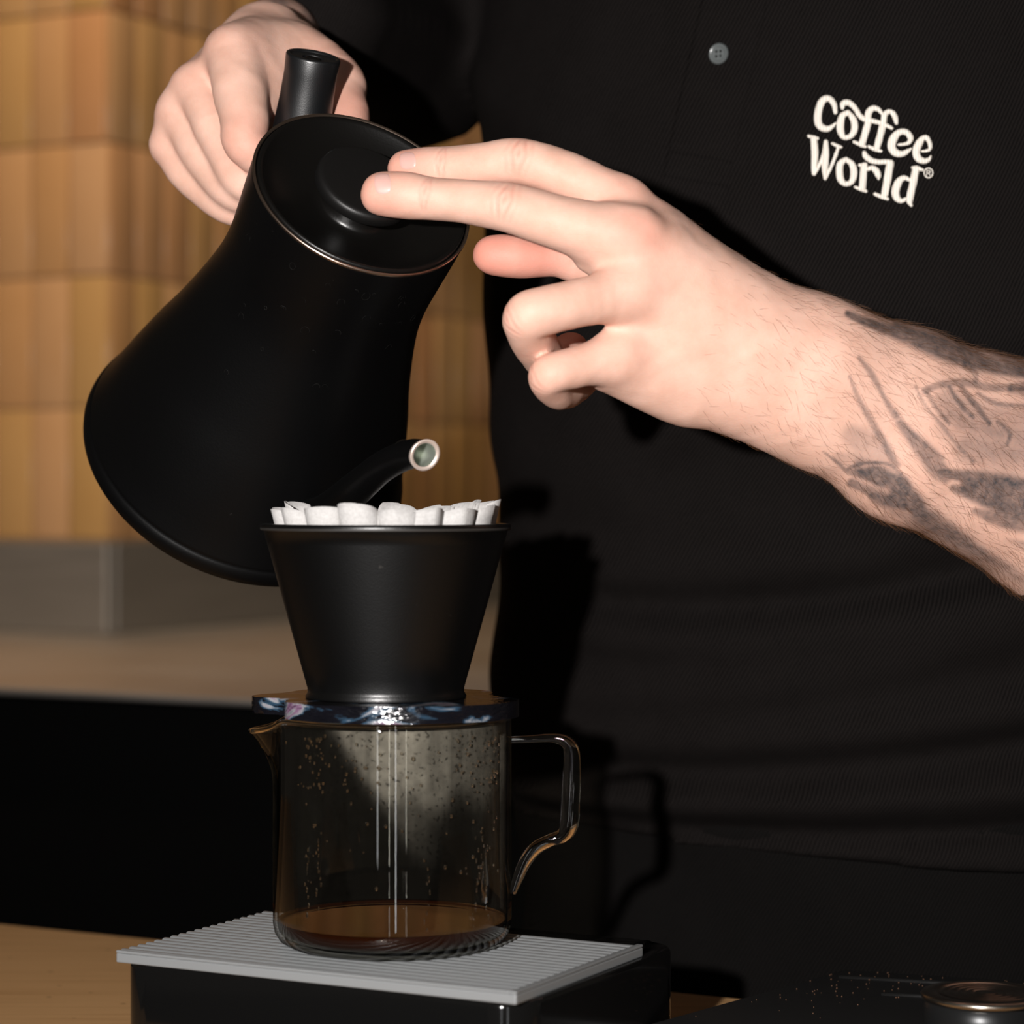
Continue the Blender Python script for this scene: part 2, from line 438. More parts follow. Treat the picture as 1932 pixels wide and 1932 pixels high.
rp_ = [FJ((r - .0009) * math.cos(t), (r - .0009) * math.sin(t), z) for (r, t, z) in jugwall(0, [(JR, JH)])[0]]
V, Fc = tube(rp_ + [rp_[0]], [.00125] * (NT + 1), 10, False); mobj('rim', V, Fc, M_SOLID, jug)
# handle
def jp(px, py, dd=0.0): return P(px, py, 1.078 + dd)
hp = [(962, 1396, 6), (1000, 1394, 7), (1040, 1392, 8.5), (1066, 1398, 12), (1078, 1416, 15), (1079, 1460, 17), (1077, 1510, 17.5), (1074, 1556, 17.5), (1062, 1577, 14), (1038, 1586, 12), (1012, 1600, 12.5), (992, 1624, 12), (978, 1655, 10), (967, 1685, 7)]
cp = catmull(hp, 6); V, Fc = tube([jp(c[0], c[1], -.004) for c in cp], [R_(c[2], 1.078) for c in cp], 18)
mobj('handle', V, Fc, M_SOLID, jug)
# drop-shaped weld where the handle meets the wall
th = math.radians(-38); wc = FJ(JR * math.cos(th), JR * math.sin(th), .030)
V, Fc = lathe([(.0001, -.0085), (.0018, -.0075), (.0034, -.004), (.0038, 0), (.0032, .003), (.0016, .007), (.0006, .012), (.0001, .015)], Frame(wc, (.6 * math.sin(-th), .6 * math.cos(th), 0), (math.cos(th) * .3, math.sin(th) * .3, 0), ZZ), 16)
mobj('handle_weld', V, Fc, M_SOLID, jug)
# condensation film on the inside of the front and right wall
def fog():
    m = bpy.data.materials.new('condensation'); m.use_nodes = True; nt = m.node_tree; nt.nodes.remove(BS(m))
    tr = N(m, 'ShaderNodeBsdfTransparent'); df = N(m, 'ShaderNodeBsdfDiffuse', Color=(.75, .72, .66, 1)); mx = N(m, 'ShaderNodeMixShader')
    at = N(m, 'ShaderNodeAttribute', attribute_name='fog'); c = objcoord(m)
    n = noise_tex(m, c, 160, 4, .6); st = noise_tex(m, objcoord(m, (420, 420, 8)), 1.0, 2)
    drop = ramp(m, noise_tex(m, c, 620, 1), [(.30, (.25, .25, .25)), (.40, (1, 1, 1))])
    k = math_(m, 'MULTIPLY', at.outputs['Fac'], ramp(m, n, [(.25, (.45, .45, .45)), (.75, (1, 1, 1))]))
    k = math_(m, 'MULTIPLY', k, ramp(m, st, [(.2, (.55, .55, .55)), (.8, (1, 1, 1))]))
    k = math_(m, 'MULTIPLY', k, drop)
    L(m, k, mx.inputs[0]); L(m, tr.outputs[0], mx.inputs[1]); L(m, df.outputs[0], mx.inputs[2])
    L(m, mx.outputs[0], nt.nodes['Material Output'].inputs[0]); return m
M_FOG = fog()
V = []; Fc = []; att = []; na = 90; nz = 60
for i in range(nz + 1):
    z = .012 + (JH - .014) * i / nz
    for j in range(na + 1):
        th = math.radians(-150 + 170 * j / na); V.append(FJ((JR - .0021) * math.cos(th), (JR - .0021) * math.sin(th), z))
        x = JR * math.cos(th); q = i / nz; dg = math.degrees(th)
        left = -.021 + (1 - q) * .055                                        # slanting left border: dripper's shadow on the condensation put into the film density
        edge = 1 / (1 + math.exp(-(x - left) / .0016))
        low = 1 / (1 + math.exp(-(q - .66 - .04 * math.sin(dg * .21)) / .035))
        a = .21 * edge * low * (1 - .35 * max(0, min(1, (x - .005) / .03)))
        a += .06 * edge * math.exp(-((x - .004) / .012) ** 2) * (q > .25) * min(1, (q - .25) / .2)
        a += .004 * (.4 + .6 * q) + .04 * math.exp(-((x - .047) / .004) ** 2)
        att.append(a)
for i in range(nz):
    for j in range(na): a = i * (na + 1) + j; Fc.append((a, a + 1, a + na + 2, a + na + 1))
fo = mobj('condensation', V, Fc, M_FOG, jug); fo['kind'] = 'stuff'
ca = fo.data.attributes.new('fog', 'FLOAT', 'POINT'); ca.data.foreach_set('value', att)
# droplets on the wall
bm = bmesh.new()
def droplet(th, z, r, rz):
    c = FJ((JR + .0001) * math.cos(th), (JR + .0001) * math.sin(th), z)
    mtx = Matrix.Translation(Vector(c)) @ Matrix.Rotation(th, 4, 'Z') @ Matrix.Diagonal((r * .5, r, rz, 1))
    bmesh.ops.create_icosphere(bm, subdivisions=2, radius=1, matrix=mtx)
for k in range(190):
    th = math.radians(random.choice([random.gauss(-52, 7), random.gauss(-33, 5), random.gauss(-98, 12), random.gauss(-128, 4), random.gauss(-118, 16)]))
    z = random.uniform(.030, .092) if random.random() < .3 else random.uniform(.070, .092); r = random.uniform(.00022, .0007)
    droplet(th, z, r, r * random.uniform(.9, 1.6))
for thd, z0 in ((-131, .018), (-124, .022), (-44, .020), (-40, .024), (-37, .016), (-71, .014)):
    for k in range(9): droplet(math.radians(thd + random.gauss(0, .8)), z0 + k * .0035 + random.gauss(0, .0008), random.uniform(.0002, .0006), random.uniform(.0006, .0016))
dr = bobj('droplets', bm, M_SOLID, jug); dr['kind'] = 'stuff'

# coffee
M_COF = mat('black_coffee', (.012, .0028, .0007), .03, spec=.5, **{'Transmission Weight': .08, 'IOR': 1.33})
JI = JR - .0021
ZC = .0094
cof = [(0, .0033), (.03, .0033), (.043, .0035), (.0458, .0046), (.0478, .0066), (JI, .0088), (JI, ZC + .0014), (JI - .0006, ZC + .0006), (JI - .002, ZC), (JI - .005, ZC - .0001), (0, ZC - .0001)]
V, Fc = lathe(cof, FJ, 96)
tag(mobj('coffee', V, Fc, M_COF), 'shallow pool of dark brown brewed coffee in the jug', 'coffee')

# ================================================================== dripper with marbled base
def marble():
    m = mat('marbled_plastic', (.02, .02, .03), .12, spec=.6)
    c = objcoord(m, (1, 1, 2.2)); w = noise_tex(m, c, 28, 4, .6); n = N(m, 'ShaderNodeTexNoise', Scale=34.0, Detail=4.0, Distortion=1.2); L(m, c, n.inputs['Vector'])
    col = ramp(m, n.outputs[0], [(.30, (.002, .002, .003)), (.52, (.004, .004, .006)), (.56, (.02, .045, .075)), (.605, (.22, .225, .24)), (.645, (.16, .085, .15)), (.69, (.01, .01, .016)), (.80, (.002, .002, .003))])
    L(m, col, BS(m).inputs['Base Color']); bump(m, noise_tex(m, c, 300, 3), .5, .0008); return m
M_MARB = marble()
DC = rel((728 - 966) / F * 1.078, 1.078, 0); DC[2] = CAM[2] - (988 - 925) / F * 1.078
ZB = JC[2] + JH + .0012                                  # underside of the base plate resting on the jug rim
BT = .0070
drp = empty('coffee_dripper', (DC[0], DC[1], ZB), 'black cone coffee dripper on a marbled lobed base above the jug', 'dripper')
FD = Frame((DC[0], DC[1], 0), (1, 0, 0), (0, 1, 0), ZZ)
out = [(-57.5, 6), (-53, -3), (-43, -8), (-39.5, -14), (-41, -22), (-36, -33), (-22, -44), (0, -50), (25, -48), (45, -37), (55, -21), (55.5, -8), (48, 2), (43, 10), (45, 22), (43, 34), (34, 42), (22, 43), (10, 41), (0, 45), (-12, 50), (-28, 48), (-38, 40), (-42, 30), (-46, 22), (-54, 15)]
poly = [(p[0] / 1000, p[1] / 1000) for p in catmull([(x, y) for x, y in out], 6, True)]
auto_smooth(bobj('base_plate', prism(poly, ZB, ZB + BT, FD, .0024, 4), M_MARB, drp), 50)
zt = DC[2]; zb = ZB + BT; R1 = .0516; R0 = .0326
prof = [(R0 + .0012, zb + .0001), (R0 + .0016, zb + .0006), (R0 + .0006, zb + .0022), (R0 + .0006, zb + .004)]
for i in range(1, 13):
    t = i / 12; prof.append((R0 + .0006 + (R1 - R0 - .0006) * t, zb + .004 + (zt - .0030 - zb - .004) * t))
prof += [(R1 + .0011, zt - .0027), (R1 + .0014, zt - .0019), (R1 + .0014, zt - .0006), (R1 + .0009, zt), (R1 - .0006, zt + .0001), (R1 - .0016, zt - .0004)]
for i in range(11, -1, -1):
    t = i / 12; prof.append((R0 - .0014 + (R1 - R0 - .0008) * t, zb + .003 + (zt - .0030 - zb - .003) * t))
prof.append((.003, zb + .003))
V, Fc = lathe(prof, FD, 128); cone = mobj('cone', V, Fc, M_DRIP, drp)
V, Fc = lathe([(R1 + .0012, zt - .0026), (R1 + .00150, zt - .0022), (R1 + .00152, zt - .0017), (R1 + .0013, zt - .0014)], FD, 128); mobj('worn_rim_edge', V, Fc, mat('worn_edge', (.022, .020, .018), .5), cone)
# paper filter
def paper():
    m = mat('filter_paper', (.80, .78, .76), .9, spec=.1, **{'Subsurface Weight': .0})
    n = noise_tex(m, objcoord(m), 700, 4, .65); L(m, ramp(m, n, [(.3, (.40, .388, .378)), (.7, (.50, .488, .478))]), BS(m).inputs['Base Color'])
    bump(m, n, .25, .0005); return m
M_PAPER = paper()
V = []; Fc = []; NA = 520; NZ = 16; npl = 17
phase = np.cumsum(np.random.uniform(.82, 1.18, npl)); phase = phase / phase[-1] * 2 * math.pi
pamp = np.random.uniform(.75, 1.25, npl); pskew = np.random.uniform(-.8, .8, npl)
def pleat(th):
    k = int(np.searchsorted(phase, th % (2 * math.pi))) % npl; lo = phase[k - 1] if k else 0.0
    u = ((th % (2 * math.pi)) - lo) / (phase[k] - lo); return k, u
for side in (0, 1):
    for i in range(NZ + 1):
        t = i / NZ
        for j in range(NA):
            th = 2 * math.pi * j / NA; k, u = pleat(th)
            w = math.cos(2 * math.pi * u); a = .0031 * t ** .8 * pamp[k]
            z = zb + .004 + (zt + .0058 - zb - .004) * t
            rmax = R0 - .0022 + (R1 - R0 - .0012) * ((z - zb - .003) / (zt - .003 - zb - .003))
            z += (t ** 3) * (.0021 * (w * .5 + .5) * pamp[k] + .0022 * (pamp[k] - .8) * math.sin(math.pi * u) ** .7 + .0009 * math.sin(7 * th + 2) + .0011 * math.sin(th * 1.0 + .6) + .0012 * math.sin(3 * th + 1))
            dip = max(0, min(1, (26 - abs(math.degrees(th) - 117)) / 10)) * max(0, z - zt - .0002); z -= dip      # pressed down where the spout crosses
            r = rmax - .0034 * t ** .8 * 1.25 - .0004 + a * w * .95 - side * .00022
            tt = th + (.07 * pskew[k] + .06) * math.sin(2 * math.pi * u) * t
            if z > zt: r += (z - zt) * .02
            V.append(FD(r * math.cos(tt), r * math.sin(tt), z))
S = (NZ + 1) * NA
for side in (0, 1):
    for i in range(NZ):
        for j in range(NA):
            j2 = (j + 1) % NA; q = (side * S + i * NA + j, side * S + i * NA + j2, side * S + (i + 1) * NA + j2, side * S + (i + 1) * NA + j)
            Fc.append(q if side == 0 else q[::-1])
for j in range(NA): j2 = (j + 1) % NA; Fc.append((NZ * NA + j, NZ * NA + j2, S + NZ * NA + j2, S + NZ * NA + j))
tag(mobj('paper_filter', V, Fc, M_PAPER), 'white pleated paper filter set in the black dripper', 'filter')

# ================================================================== kettle
KC = rel(-.06475, 1.10114, .12838)
KA = np.array([.36165, -.68114, .63659]); KA /= np.linalg.norm(KA)
KP = -ZZ + KA[2] * KA; KP /= np.linalg.norm(KP)           # pouring side
KQ = np.cross(KA, KP)
FK = Frame(KC, KP, KQ, KA)
kbase = FK(0, 0, -.178)
ket = empty('gooseneck_kettle', kbase, 'matte black gooseneck kettle held tilted over the dripper', 'kettle')
ctrl = [(.0493, -.0005), (.0486, -.014), (.0476, -.030), (.0470, -.044), (.0478, -.058), (.0500, -.071), (.0540, -.088), (.0590, -.106), (.0645, -.123), (.0697, -.141), (.0740, -.157), (.0772, -.1675)]
pr = [tuple(p) for p in catmull(ctrl, 5)]
pr = [(.0462, -.004), (.0478, -.0004), (.0483, .0002), (.0490, .0002)] + pr + [(.0771, -.1682), (.0778, -.1687), (.0788, -.1715), (.0791, -.174), (.0786, -.1765), (.0772, -.1785), (.074, -.1795), (.0, -.1795)]
V, Fc = lathe(pr, FK, 128); mobj('kettle_body', V, Fc, M_KET, ket)
V, Fc = lathe([(.0480, .0), (.0487, .0007), (.0493, .0006), (.0495, -.0002), (.0492, -.0009)], FK, 128); mobj('rim_edge', V, Fc, M_EDGE, ket)
lidp = [(.0476, -.0035), (.0474, .0004), (.0468, .0011), (.0458, .0010), (.0448, .0002), (.0430, -.0012), (.038, -.0042), (.031, -.0068), (.025, -.0083), (.020, -.0087), (.0165, -.0086), (.0155, -.0078), (.0146, -.0060), (.0140, -.003), (.0142, -.0005)]
V, Fc = lathe(lidp, FK, 128); lid = mobj('lid', V, Fc, M_LID, ket)
V, Fc = lathe([(.0141, -.001), (.0175, .0005), (.0212, .0012), (.0222, .0022), (.0224, .0052), (.0219, .0068), (.0209, .0075), (.0195, .0077), (.010, .0077), (0, .0077)], FK, 96)
knob = mobj('lid_knob', V, Fc, matte_black('knob_black', (.0045, .0042, .004), .45, .35, .03, 1800), lid)
# dried water rings on the body
bm = bmesh.new(); cz = np.array([c[1] for c in ctrl])[::-1]; cr_ = np.array([c[0] for c in ctrl])[::-1]
for k in range(32):
    zz = -.012 - abs(random.gauss(0, .028)) if k < 30 else random.uniform(-.16, -.05); ph = random.gauss(-.2, .55)
    rr = float(np.interp(zz, cz, cr_)); nn = KP * math.cos(ph) + KQ * math.sin(ph)
    c0 = FK(rr * math.cos(ph), rr * math.sin(ph), zz) + nn * .00005; t1 = np.cross(KA, nn); R0_ = random.uniform(.0006, .0019); w_ = random.uniform(.00004, .00008)
    vv = []
    for i in range(14):
        a = 2 * math.pi * i / 14; e = t1 * math.cos(a) + KA * math.sin(a) * 1.25
        for (dr2, dn) in ((-w_, 0), (0, w_), (w_, 0)): vv.append(bm.verts.new(c0 + e * (R0_ + dr2) + nn * dn))
    for i in range(random.choice((5, 7, 9, 14))):
        j = (i + 1) % 14
        for q in range(2): bm.faces.new((vv[i * 3 + q], vv[i * 3 + q + 1], vv[j * 3 + q + 1], vv[j * 3 + q]))
wr = bobj('water_marks', bm, mat('dried_water', (.012, .0115, .011), .3, spec=.3), ket); wr['kind'] = 'stuff'
# spout
sp = [(.048, -.152, .0110), (.068, -.1405, .0102), (.0800, -.1235, .0093), (.0875, -.1060, .0084), (.0925, -.0915, .0078), (.0975, -.0775, .0072), (.1035, -.0615, .0067), (.1115, -.0455, .0064), (.1195, -.0330, .0062), (.1265, -.0255, .0061)]
cs = catmull(sp, 6)
V, Fc = tube([FK(c[0], 0, c[1]) for c in cs], [c[2] for c in cs], 28, False); spo = mobj('spout', V, Fc, M_KET, ket)
tt = FK(*(0, 0, 0)); T1 = FK(cs[-1][0], 0, cs[-1][1]); T0 = FK(cs[-4][0], 0, cs[-4][1]); td = (T1 - T0) / np.linalg.norm(T1 - T0)
tx = np.cross(td, ZZ); tx /= np.linalg.norm(tx); ty = np.cross(tx, td)
class Slant(Frame):
    def __call__(s, a, b, c): return Frame.__call__(s, a, b, c + (.22 * b if c > -.006 else 0))
FS = Slant(T1, tx, ty, td)
V, Fc = lathe([(.00615, -.0015), (.00625, .0000), (.0067, .0006), (.00665, .0013), (.0058, .0012), (.0050, .0006)], FS, 40); mobj('spout_tip', V, Fc, M_TIP, spo)
V, Fc = lathe([(.0050, .0006), (.0048, -.003), (.0048, -.02), (.0, -.021)], FS, 40); mobj('spout_lining', V, Fc, M_TIPIN, spo)
# handle: a stick leaning out from the body on the side away from the spout
h1 = FK(-.0856, 0, .0025); h0 = FK(-.046, 0, -.074); hd = (h1 - h0); hl = np.linalg.norm(hd); hd /= hl
hx = np.cross(hd, KQ); FH = Frame(h0, hx, KQ, hd)
HS = 1.09
hpz = [(0, -.002), (.0105, -.001), (.0120, .004), (.0124, hl * .35), (.0120, hl * .6), (.0112, hl * .78), (.0110, hl * .9), (.0114, hl - .0012), (.0112, hl - .0003), (.0107, hl), (.0098, hl - .0001), (.0094, hl - .0010), (.0046, hl - .0012), (.0042, hl - .0022), (.0, hl - .0022)]
hpz = [(r * HS, z) for r, z in hpz]
V, Fc = lathe(hpz, FH, 48); hnd = auto_smooth(mobj('handle', V, Fc, M_GRIP, ket), 60)
V, Fc = lathe([(.0034, hl - .0021), (.0032, hl - .0012), (.0022, hl - .0010), (.0018, hl - .0018), (0, hl - .0018)], FH, 24); mobj('screw', V, Fc, M_LID, hnd)
V, Fc = tube([FK(-.044, 0, -.068), FK(-.062, 0, -.055)], [.0105, .0105], 20); mobj('handle_mount', V, Fc, M_GRIP, ket)

# ================================================================== tamping mat, tamper
M_RUB = matte_black('black_rubber', (.008, .008, .008), .5, .35, .2, 900)
Z_M = CAM[2] - .225
mo = rel((1590 - 966) / F * 1.196, 1.196, 0); mo[2] = 0
ma = math.radians(20); FM = Frame(mo, (math.cos(ma), -math.sin(ma), 0), (-math.sin(math.radians(39)), -math.cos(math.radians(39)), 0), ZZ)
mt = empty('tamping_mat', FM(.08, .1, Z_W), 'black rubber tamping mat sprinkled with coffee grounds on the counter', 'mat')
bobj('mat_body', box(0, .20, 0, .16, Z_W + .0005, Z_M, FM, .004, 3), M_RUB, mt)
bm = bmesh.new()
for s in ((.012, .025), (.05, .06)):
    V, Fc = tube([FM(s[0], s[1], Z_M), FM(.08, s[1] - .002, Z_M + .0004), FM(.15, s[1] + .006, Z_M)], [.0012] * 3, 8)
    vs_ = [bm.verts.new(v) for v in V]; [bm.faces.new([vs_[i] for i in f]) for f in Fc]
bobj('raised_rib', bm, M_RUB, mt)
bm = bmesh.new()
for k in range(220):
    p = FM(random.uniform(.004, .19), abs(random.gauss(.0, .05)) + .004, Z_M + .0002); r = random.uniform(.00018, .0005)
    bmesh.ops.create_icosphere(bm, subdivisions=1, radius=r, matrix=Matrix.Translation(Vector(p)))
gr = bobj('coffee_grounds', bm, mat('coffee_grounds', (.06, .026, .010), .7)); tag(gr, 'scattered brown coffee grounds lying on the black tamping mat', 'coffee grounds', kind='stuff')
tc = rel((1862 - 966) / F * 1.045, 1.045, 0); tc[2] = CAM[2] - (1872 - 925) / F * 1.045
FTm = Frame(tc, (1, 0, 0), (0, 1, 0), ZZ)
tam = empty('coffee_tamper', (tc[0], tc[1], Z_M), 'round black coffee tamper with a ringed steel top on the mat', 'tamper')
V, Fc = lathe([(.0255, Z_M - tc[2] + .0003), (.0258, -.010), (.0254, -.0042), (.0240, -.003), (0, -.003)], FTm, 64); mobj('tamper_body', V, Fc, mat('satin_black_metal', (.02, .021, .022), .32, .6), tam)
ring = [(.0245, -.0032), (.0264, -.0028), (.0266, -.0014), (.0260, -.0004), (.0200, .0)]
for k in range(5):
    r = .0196 - k * .0034; ring += [(r, -.0009), (r - .0008, -.0011), (r - .0017, -.0002), (r - .0028, -.0002)]
ring += [(.0015, -.0004), (0, -.0004)]
V, Fc = lathe(ring, FTm, 72); mobj('steel_top', V, Fc, mat('turned_steel', (.42, .38, .33), .25, 1.0), tam)

# ================================================================== person
SK = []                                                   # (joint point, size) for reddish knuckle tint
def skin_mat():
    m = mat('skin', (.7, .42, .32), .56, spec=.26, **{'Subsurface Weight': .18, 'Subsurface Scale': .006})
    BS(m).inputs['Subsurface Radius'].default_value = (1.0, .35, .2)
    red = N(m, 'ShaderNodeAttribute', attribute_name='red'); ink = N(m, 'ShaderNodeAttribute', attribute_name='ink'); c = objcoord(m)
    n = noise_tex(m, c, 60, 4, .6)
    base = ramp(m, n, [(.3, (.60, .355, .27)), (.7, (.69, .435, .345))])
    col = mixc(m, math_(m, 'MULTIPLY', red.outputs['Fac'], 1.25), base, (.58, .215, .16))
    n2 = noise_tex(m, objcoord(m, (1, 1, 1)), 240, 3, .7)
    inkf = math_(m, 'MULTIPLY', ink.outputs['Fac'], ramp(m, n2, [(.25, (.65, .65, .65)), (.7, (1, 1, 1))]))
    col = mixc(m, inkf, col, (.022, .032, .040))
    L(m, col, BS(m).inputs['Base Color'])
    v = N(m, 'ShaderNodeTexVoronoi', Scale=900.0); L(m, c, v.inputs['Vector'])
    n3 = noise_tex(m, c, 1300, 3, .6)
    h = math_(m, 'ADD', math_(m, 'MULTIPLY', v.outputs['Distance'], .5), n3)
    bump(m, h, .16, .0005); return m
M_SKIN = skin_mat()

def hand_field(fld, palm, fingers, kp=.014, kf=.0005, kj=.011):
    pf = fld.new()
    for a, b_ in palm: fld.cone(pf, a[0], b_[0], a[1], b_[1], kp)
    tot = pf.copy()
    for ch in fingers:
        ff = fld.new(); cc = catmull([np.append(a[0], a[1]) for a in ch], 5)
        for a, b_ in zip(cc[:-1], cc[1:]): fld.cone(ff, a[:3], b_[:3], a[3], b_[3], kf)
        tot = smin(tot, smin(pf, ff, kj), .0024)
    return tot
def J(px, py, d, r): return (P(px, py, d), R_(r, d))

# ---- left hand of the person (resting on the kettle lid) and forearm
Lmid = [J(722, 366, 1.0775, 41), J(768, 369, 1.0755, 43.5), J(812, 374, 1.0735, 40.5), J(888, 382, 1.068, 42), J(960, 392, 1.062, 46), J(1055, 420, 1.058, 52), J(1125, 436, 1.057, 54), J(1195, 448, 1.057, 50)]
Lind = [J(766, 317, 1.096, 35), J(800, 317, 1.093, 38.5), J(845, 316, 1.089, 39.5), J(915, 311, 1.083, 40), J(985, 305, 1.078, 43), J(1085, 338, 1.075, 45), J(1178, 388, 1.073, 47)]
Lrin = [J(1195, 550, 1.056, 48), J(1090, 572, 1.046, 46.5), J(1030, 586, 1.041, 46), J(994, 600, 1.041, 46), J(1002, 632, 1.053, 43), J(1020, 664, 1.067, 40), J(1040, 684, 1.080, 37), J(1078, 660, 1.100, 34)]
Lpin = [J(1170, 672, 1.060, 42), J(1095, 690, 1.053, 40), J(1055, 700, 1.049, 38), J(1035, 709, 1.049, 37), J(1040, 726, 1.057, 36), J(1056, 740, 1.068, 33), J(1078, 738, 1.080, 30), J(1104, 716, 1.092, 28)]
Lthu = [J(930, 482, 1.100, 38), J(965, 483, 1.100, 41), J(1000, 486, 1.101, 38.5), J(1030, 488, 1.102, 35), J(1065, 492, 1.103, 35), J(1180, 530, 1.110, 46), J(1330, 610, 1.108, 58)]
Lpalm = [(J(1180, 396, 1.074, 44), J(1450, 610, 1.088, 56)), (J(1200, 452, 1.059, 48), J(1480, 640, 1.084, 72)),
         (J(1200, 552, 1.059, 48), J(1480, 690, 1.084, 74)), (J(1178, 668, 1.064, 43), J(1460, 735, 1.086, 72)),
         (J(1265, 712, 1.084, 55), J(1395, 734, 1.088, 68)), (J(1260, 590, 1.083, 75), J(1430, 670, 1.088, 88)),
         (J(1235, 480, 1.078, 60), J(1330, 590, 1.090, 70)), (J(1300, 600, 1.082, 85), J(1560, 712, 1.090, 97)),
         (J(1112, 482, 1.067, 24), J(1210, 505, 1.066, 50)), (J(1145, 702, 1.068, 28), J(1290, 732, 1.083, 54)),
         (J(1430, 655, 1.088, 82), J(1560, 674, 1.092, 86)), (J(1420, 732, 1.088, 76), J(1540, 776, 1.092, 88)),
         (J(1540, 670, 1.091, 84), J(1700, 735, 1.102, 100)), (J(1520, 766, 1.091, 86), J(1700, 862, 1.102, 103)),
         (J(1700, 735, 1.102, 100), J(2000, 838, 1.130, 132)), (J(1700, 862, 1.102, 103), J(2000, 1000, 1.130, 124)),
         (J(1540, 706, 1.090, 96), J(2000, 920, 1.130, 150)),
         (J(2000, 838, 1.130, 132), J(2230, 980, 1.200, 150)), (J(2000, 1000, 1.130, 124), J(2230, 1010, 1.200, 150))]
fl_ = Field(P(650, 1150, 1.0) * [1, 0, 1] + [0, -1.08 + .985, 0], P(2060, 240, 1.10) * [1, 0, 1] + [0, -1.08 + 1.19, 0], .00095)
FL = hand_field(fl_, Lpalm, [Lmid, Lind, Lrin, Lpin, Lthu])
VL, QL = fl_.mesh(FL); del FL
# ---- right hand of the person (holding the kettle handle) and forearm
Rind = [J(440, 100, 1.172, 50), J(452, 170, 1.160, 51), J(461, 230, 1.150, 46), J(463, 272, 1.145, 41), J(510, 300, 1.148, 38), J(575, 292, 1.140, 36)]
Rmid = [J(366, 160, 1.182, 38), J(395, 225, 1.172, 37), J(430, 295, 1.163, 36), J(462, 345, 1.158, 36), J(530, 350, 1.158, 34)]
Rrin = [J(334, 212, 1.188, 35), J(362, 270, 1.180, 34), J(400, 325, 1.172, 33), J(440, 365, 1.166, 33), J(500, 380, 1.168, 31)]
Rpin = [J(318, 276, 1.192, 31), J(342, 320, 1.186, 31), J(385, 363, 1.180, 30), J(430, 394, 1.174, 29), J(490, 410, 1.176, 28)]
Rthu = [J(555, 95, 1.215, 56), J(634, 150, 1.192, 50), J(648, 185, 1.182, 42), J(658, 228, 1.170, 40), J(650, 270, 1.160, 38), J(625, 310, 1.152, 34)]
Rpalm = [(J(440, 100, 1.175, 46), J(510, 75, 1.222, 52)), (J(368, 160, 1.184, 36), J(480, 85, 1.228, 50)),
         (J(336, 212, 1.190, 34), J(470, 110, 1.232, 48)), (J(320, 274, 1.194, 30), J(470, 150, 1.232, 46)),
         (J(450, 180, 1.205, 46), J(560, 130, 1.205, 50)), (J(462, 112, 1.180, 46), J(550, 105, 1.202, 54)), (J(478, 160, 1.172, 36), J(560, 145, 1.196, 44)), (J(488, 205, 1.168, 28), J(550, 190, 1.196, 40)), (J(400, 250, 1.200, 40), J(520, 200, 1.205, 46)),
         (J(500, 80, 1.225, 58), J(520, 75, 1.262, 62)), (J(520, 75, 1.262, 62), J(700, 60, 1.440, 92))]
fr_ = Field(P(250, 460, 1.19) * [1, 0, 1] + [0, -1.08 + 1.10, 0], P(730, -60, 1.25) * [1, 0, 1] + [0, -1.08 + 1.42, 0], .00105)
FR = hand_field(fr_, Rpalm, [Rind, Rmid, Rrin, Rpin, Rthu], kp=.012, kf=.0005, kj=.006)
VR, QR = fr_.mesh(FR); del FR
VL = relax(VL, QL, 3); VR = relax(VR, QR, 3)

# creases across the dorsal side of the joints, knuckle tint, tattoos
NL = normals(VL, QL); NR = normals(VR, QR)
def crease(V, Nn, a, c, b_, amp, sig, wav, facing):
    c = c[0]; ax = b_[0] - a[0]; ax = ax / np.linalg.norm(ax); dlt = V - c; s = dlt @ ax
    lat = np.linalg.norm(dlt - s[:, None] * ax, axis=1)
    f = np.array(facing, float); f = f - ax * (f @ ax); f /= np.linalg.norm(f)
    w = np.exp(-(s / sig) ** 2) * np.clip((Nn @ f - .35) / .5, 0, 1) * (lat < .016)
    side = dlt @ np.cross(ax, f)
    ph = s + .25 * np.abs(side) * np.sign(s)
    cs_ = (.5 + .5 * np.cos(2 * math.pi * ph / wav)) ** 2
    return Nn * (-(amp * w * cs_))[:, None], w * (.35 + .65 * cs_)
redL = np.zeros(len(VL)); redR = np.zeros(len(VR))
cam_dir = np.array([0, -1., .25])
dispL = np.zeros_like(VL)
for ch, i, amp, sig, wav in ((Lmid, 4, .00065, .0052, .0032), (Lmid, 2, .0005, .0026, .0026), (Lind, 4, .00065, .005, .0032), (Lind, 2, .0005, .0026, .0026), (Lrin, 3, .00034, .005, .0030), (Lpin, 3, .00032, .0045, .0028)):
    dv, w = crease(VL, NL, ch[i - 1], ch[i], ch[i + 1], amp, sig, wav, cam_dir if (ch is Lmid or ch is Lind) else (-.7, -.7, .1)); dispL += dv; redL = np.maximum(redL, .42 * w)
def relief(V, Nn):
    x, y, z = (V * 95).T; r = np.sin(x * 1.3 + 1.7 * np.sin(z * .9 + y)) * np.sin(z * 1.1 + 1.3 * np.sin(y * 1.2 + x * .7))
    x, y, z = (V * 260).T; q = np.sin(x + 1.9 * np.sin(z * .8)) * np.sin(z * 1.2 + 1.5 * np.sin(y + x * .6))
    return Nn * (.00028 * r + .00011 * q)[:, None]
VL = VL + dispL + relief(VL, NL); VR = VR + relief(VR, NR)
def blob(V, p, r, a): return a * np.exp(-(np.linalg.norm(V - p, axis=1) / r) ** 2)
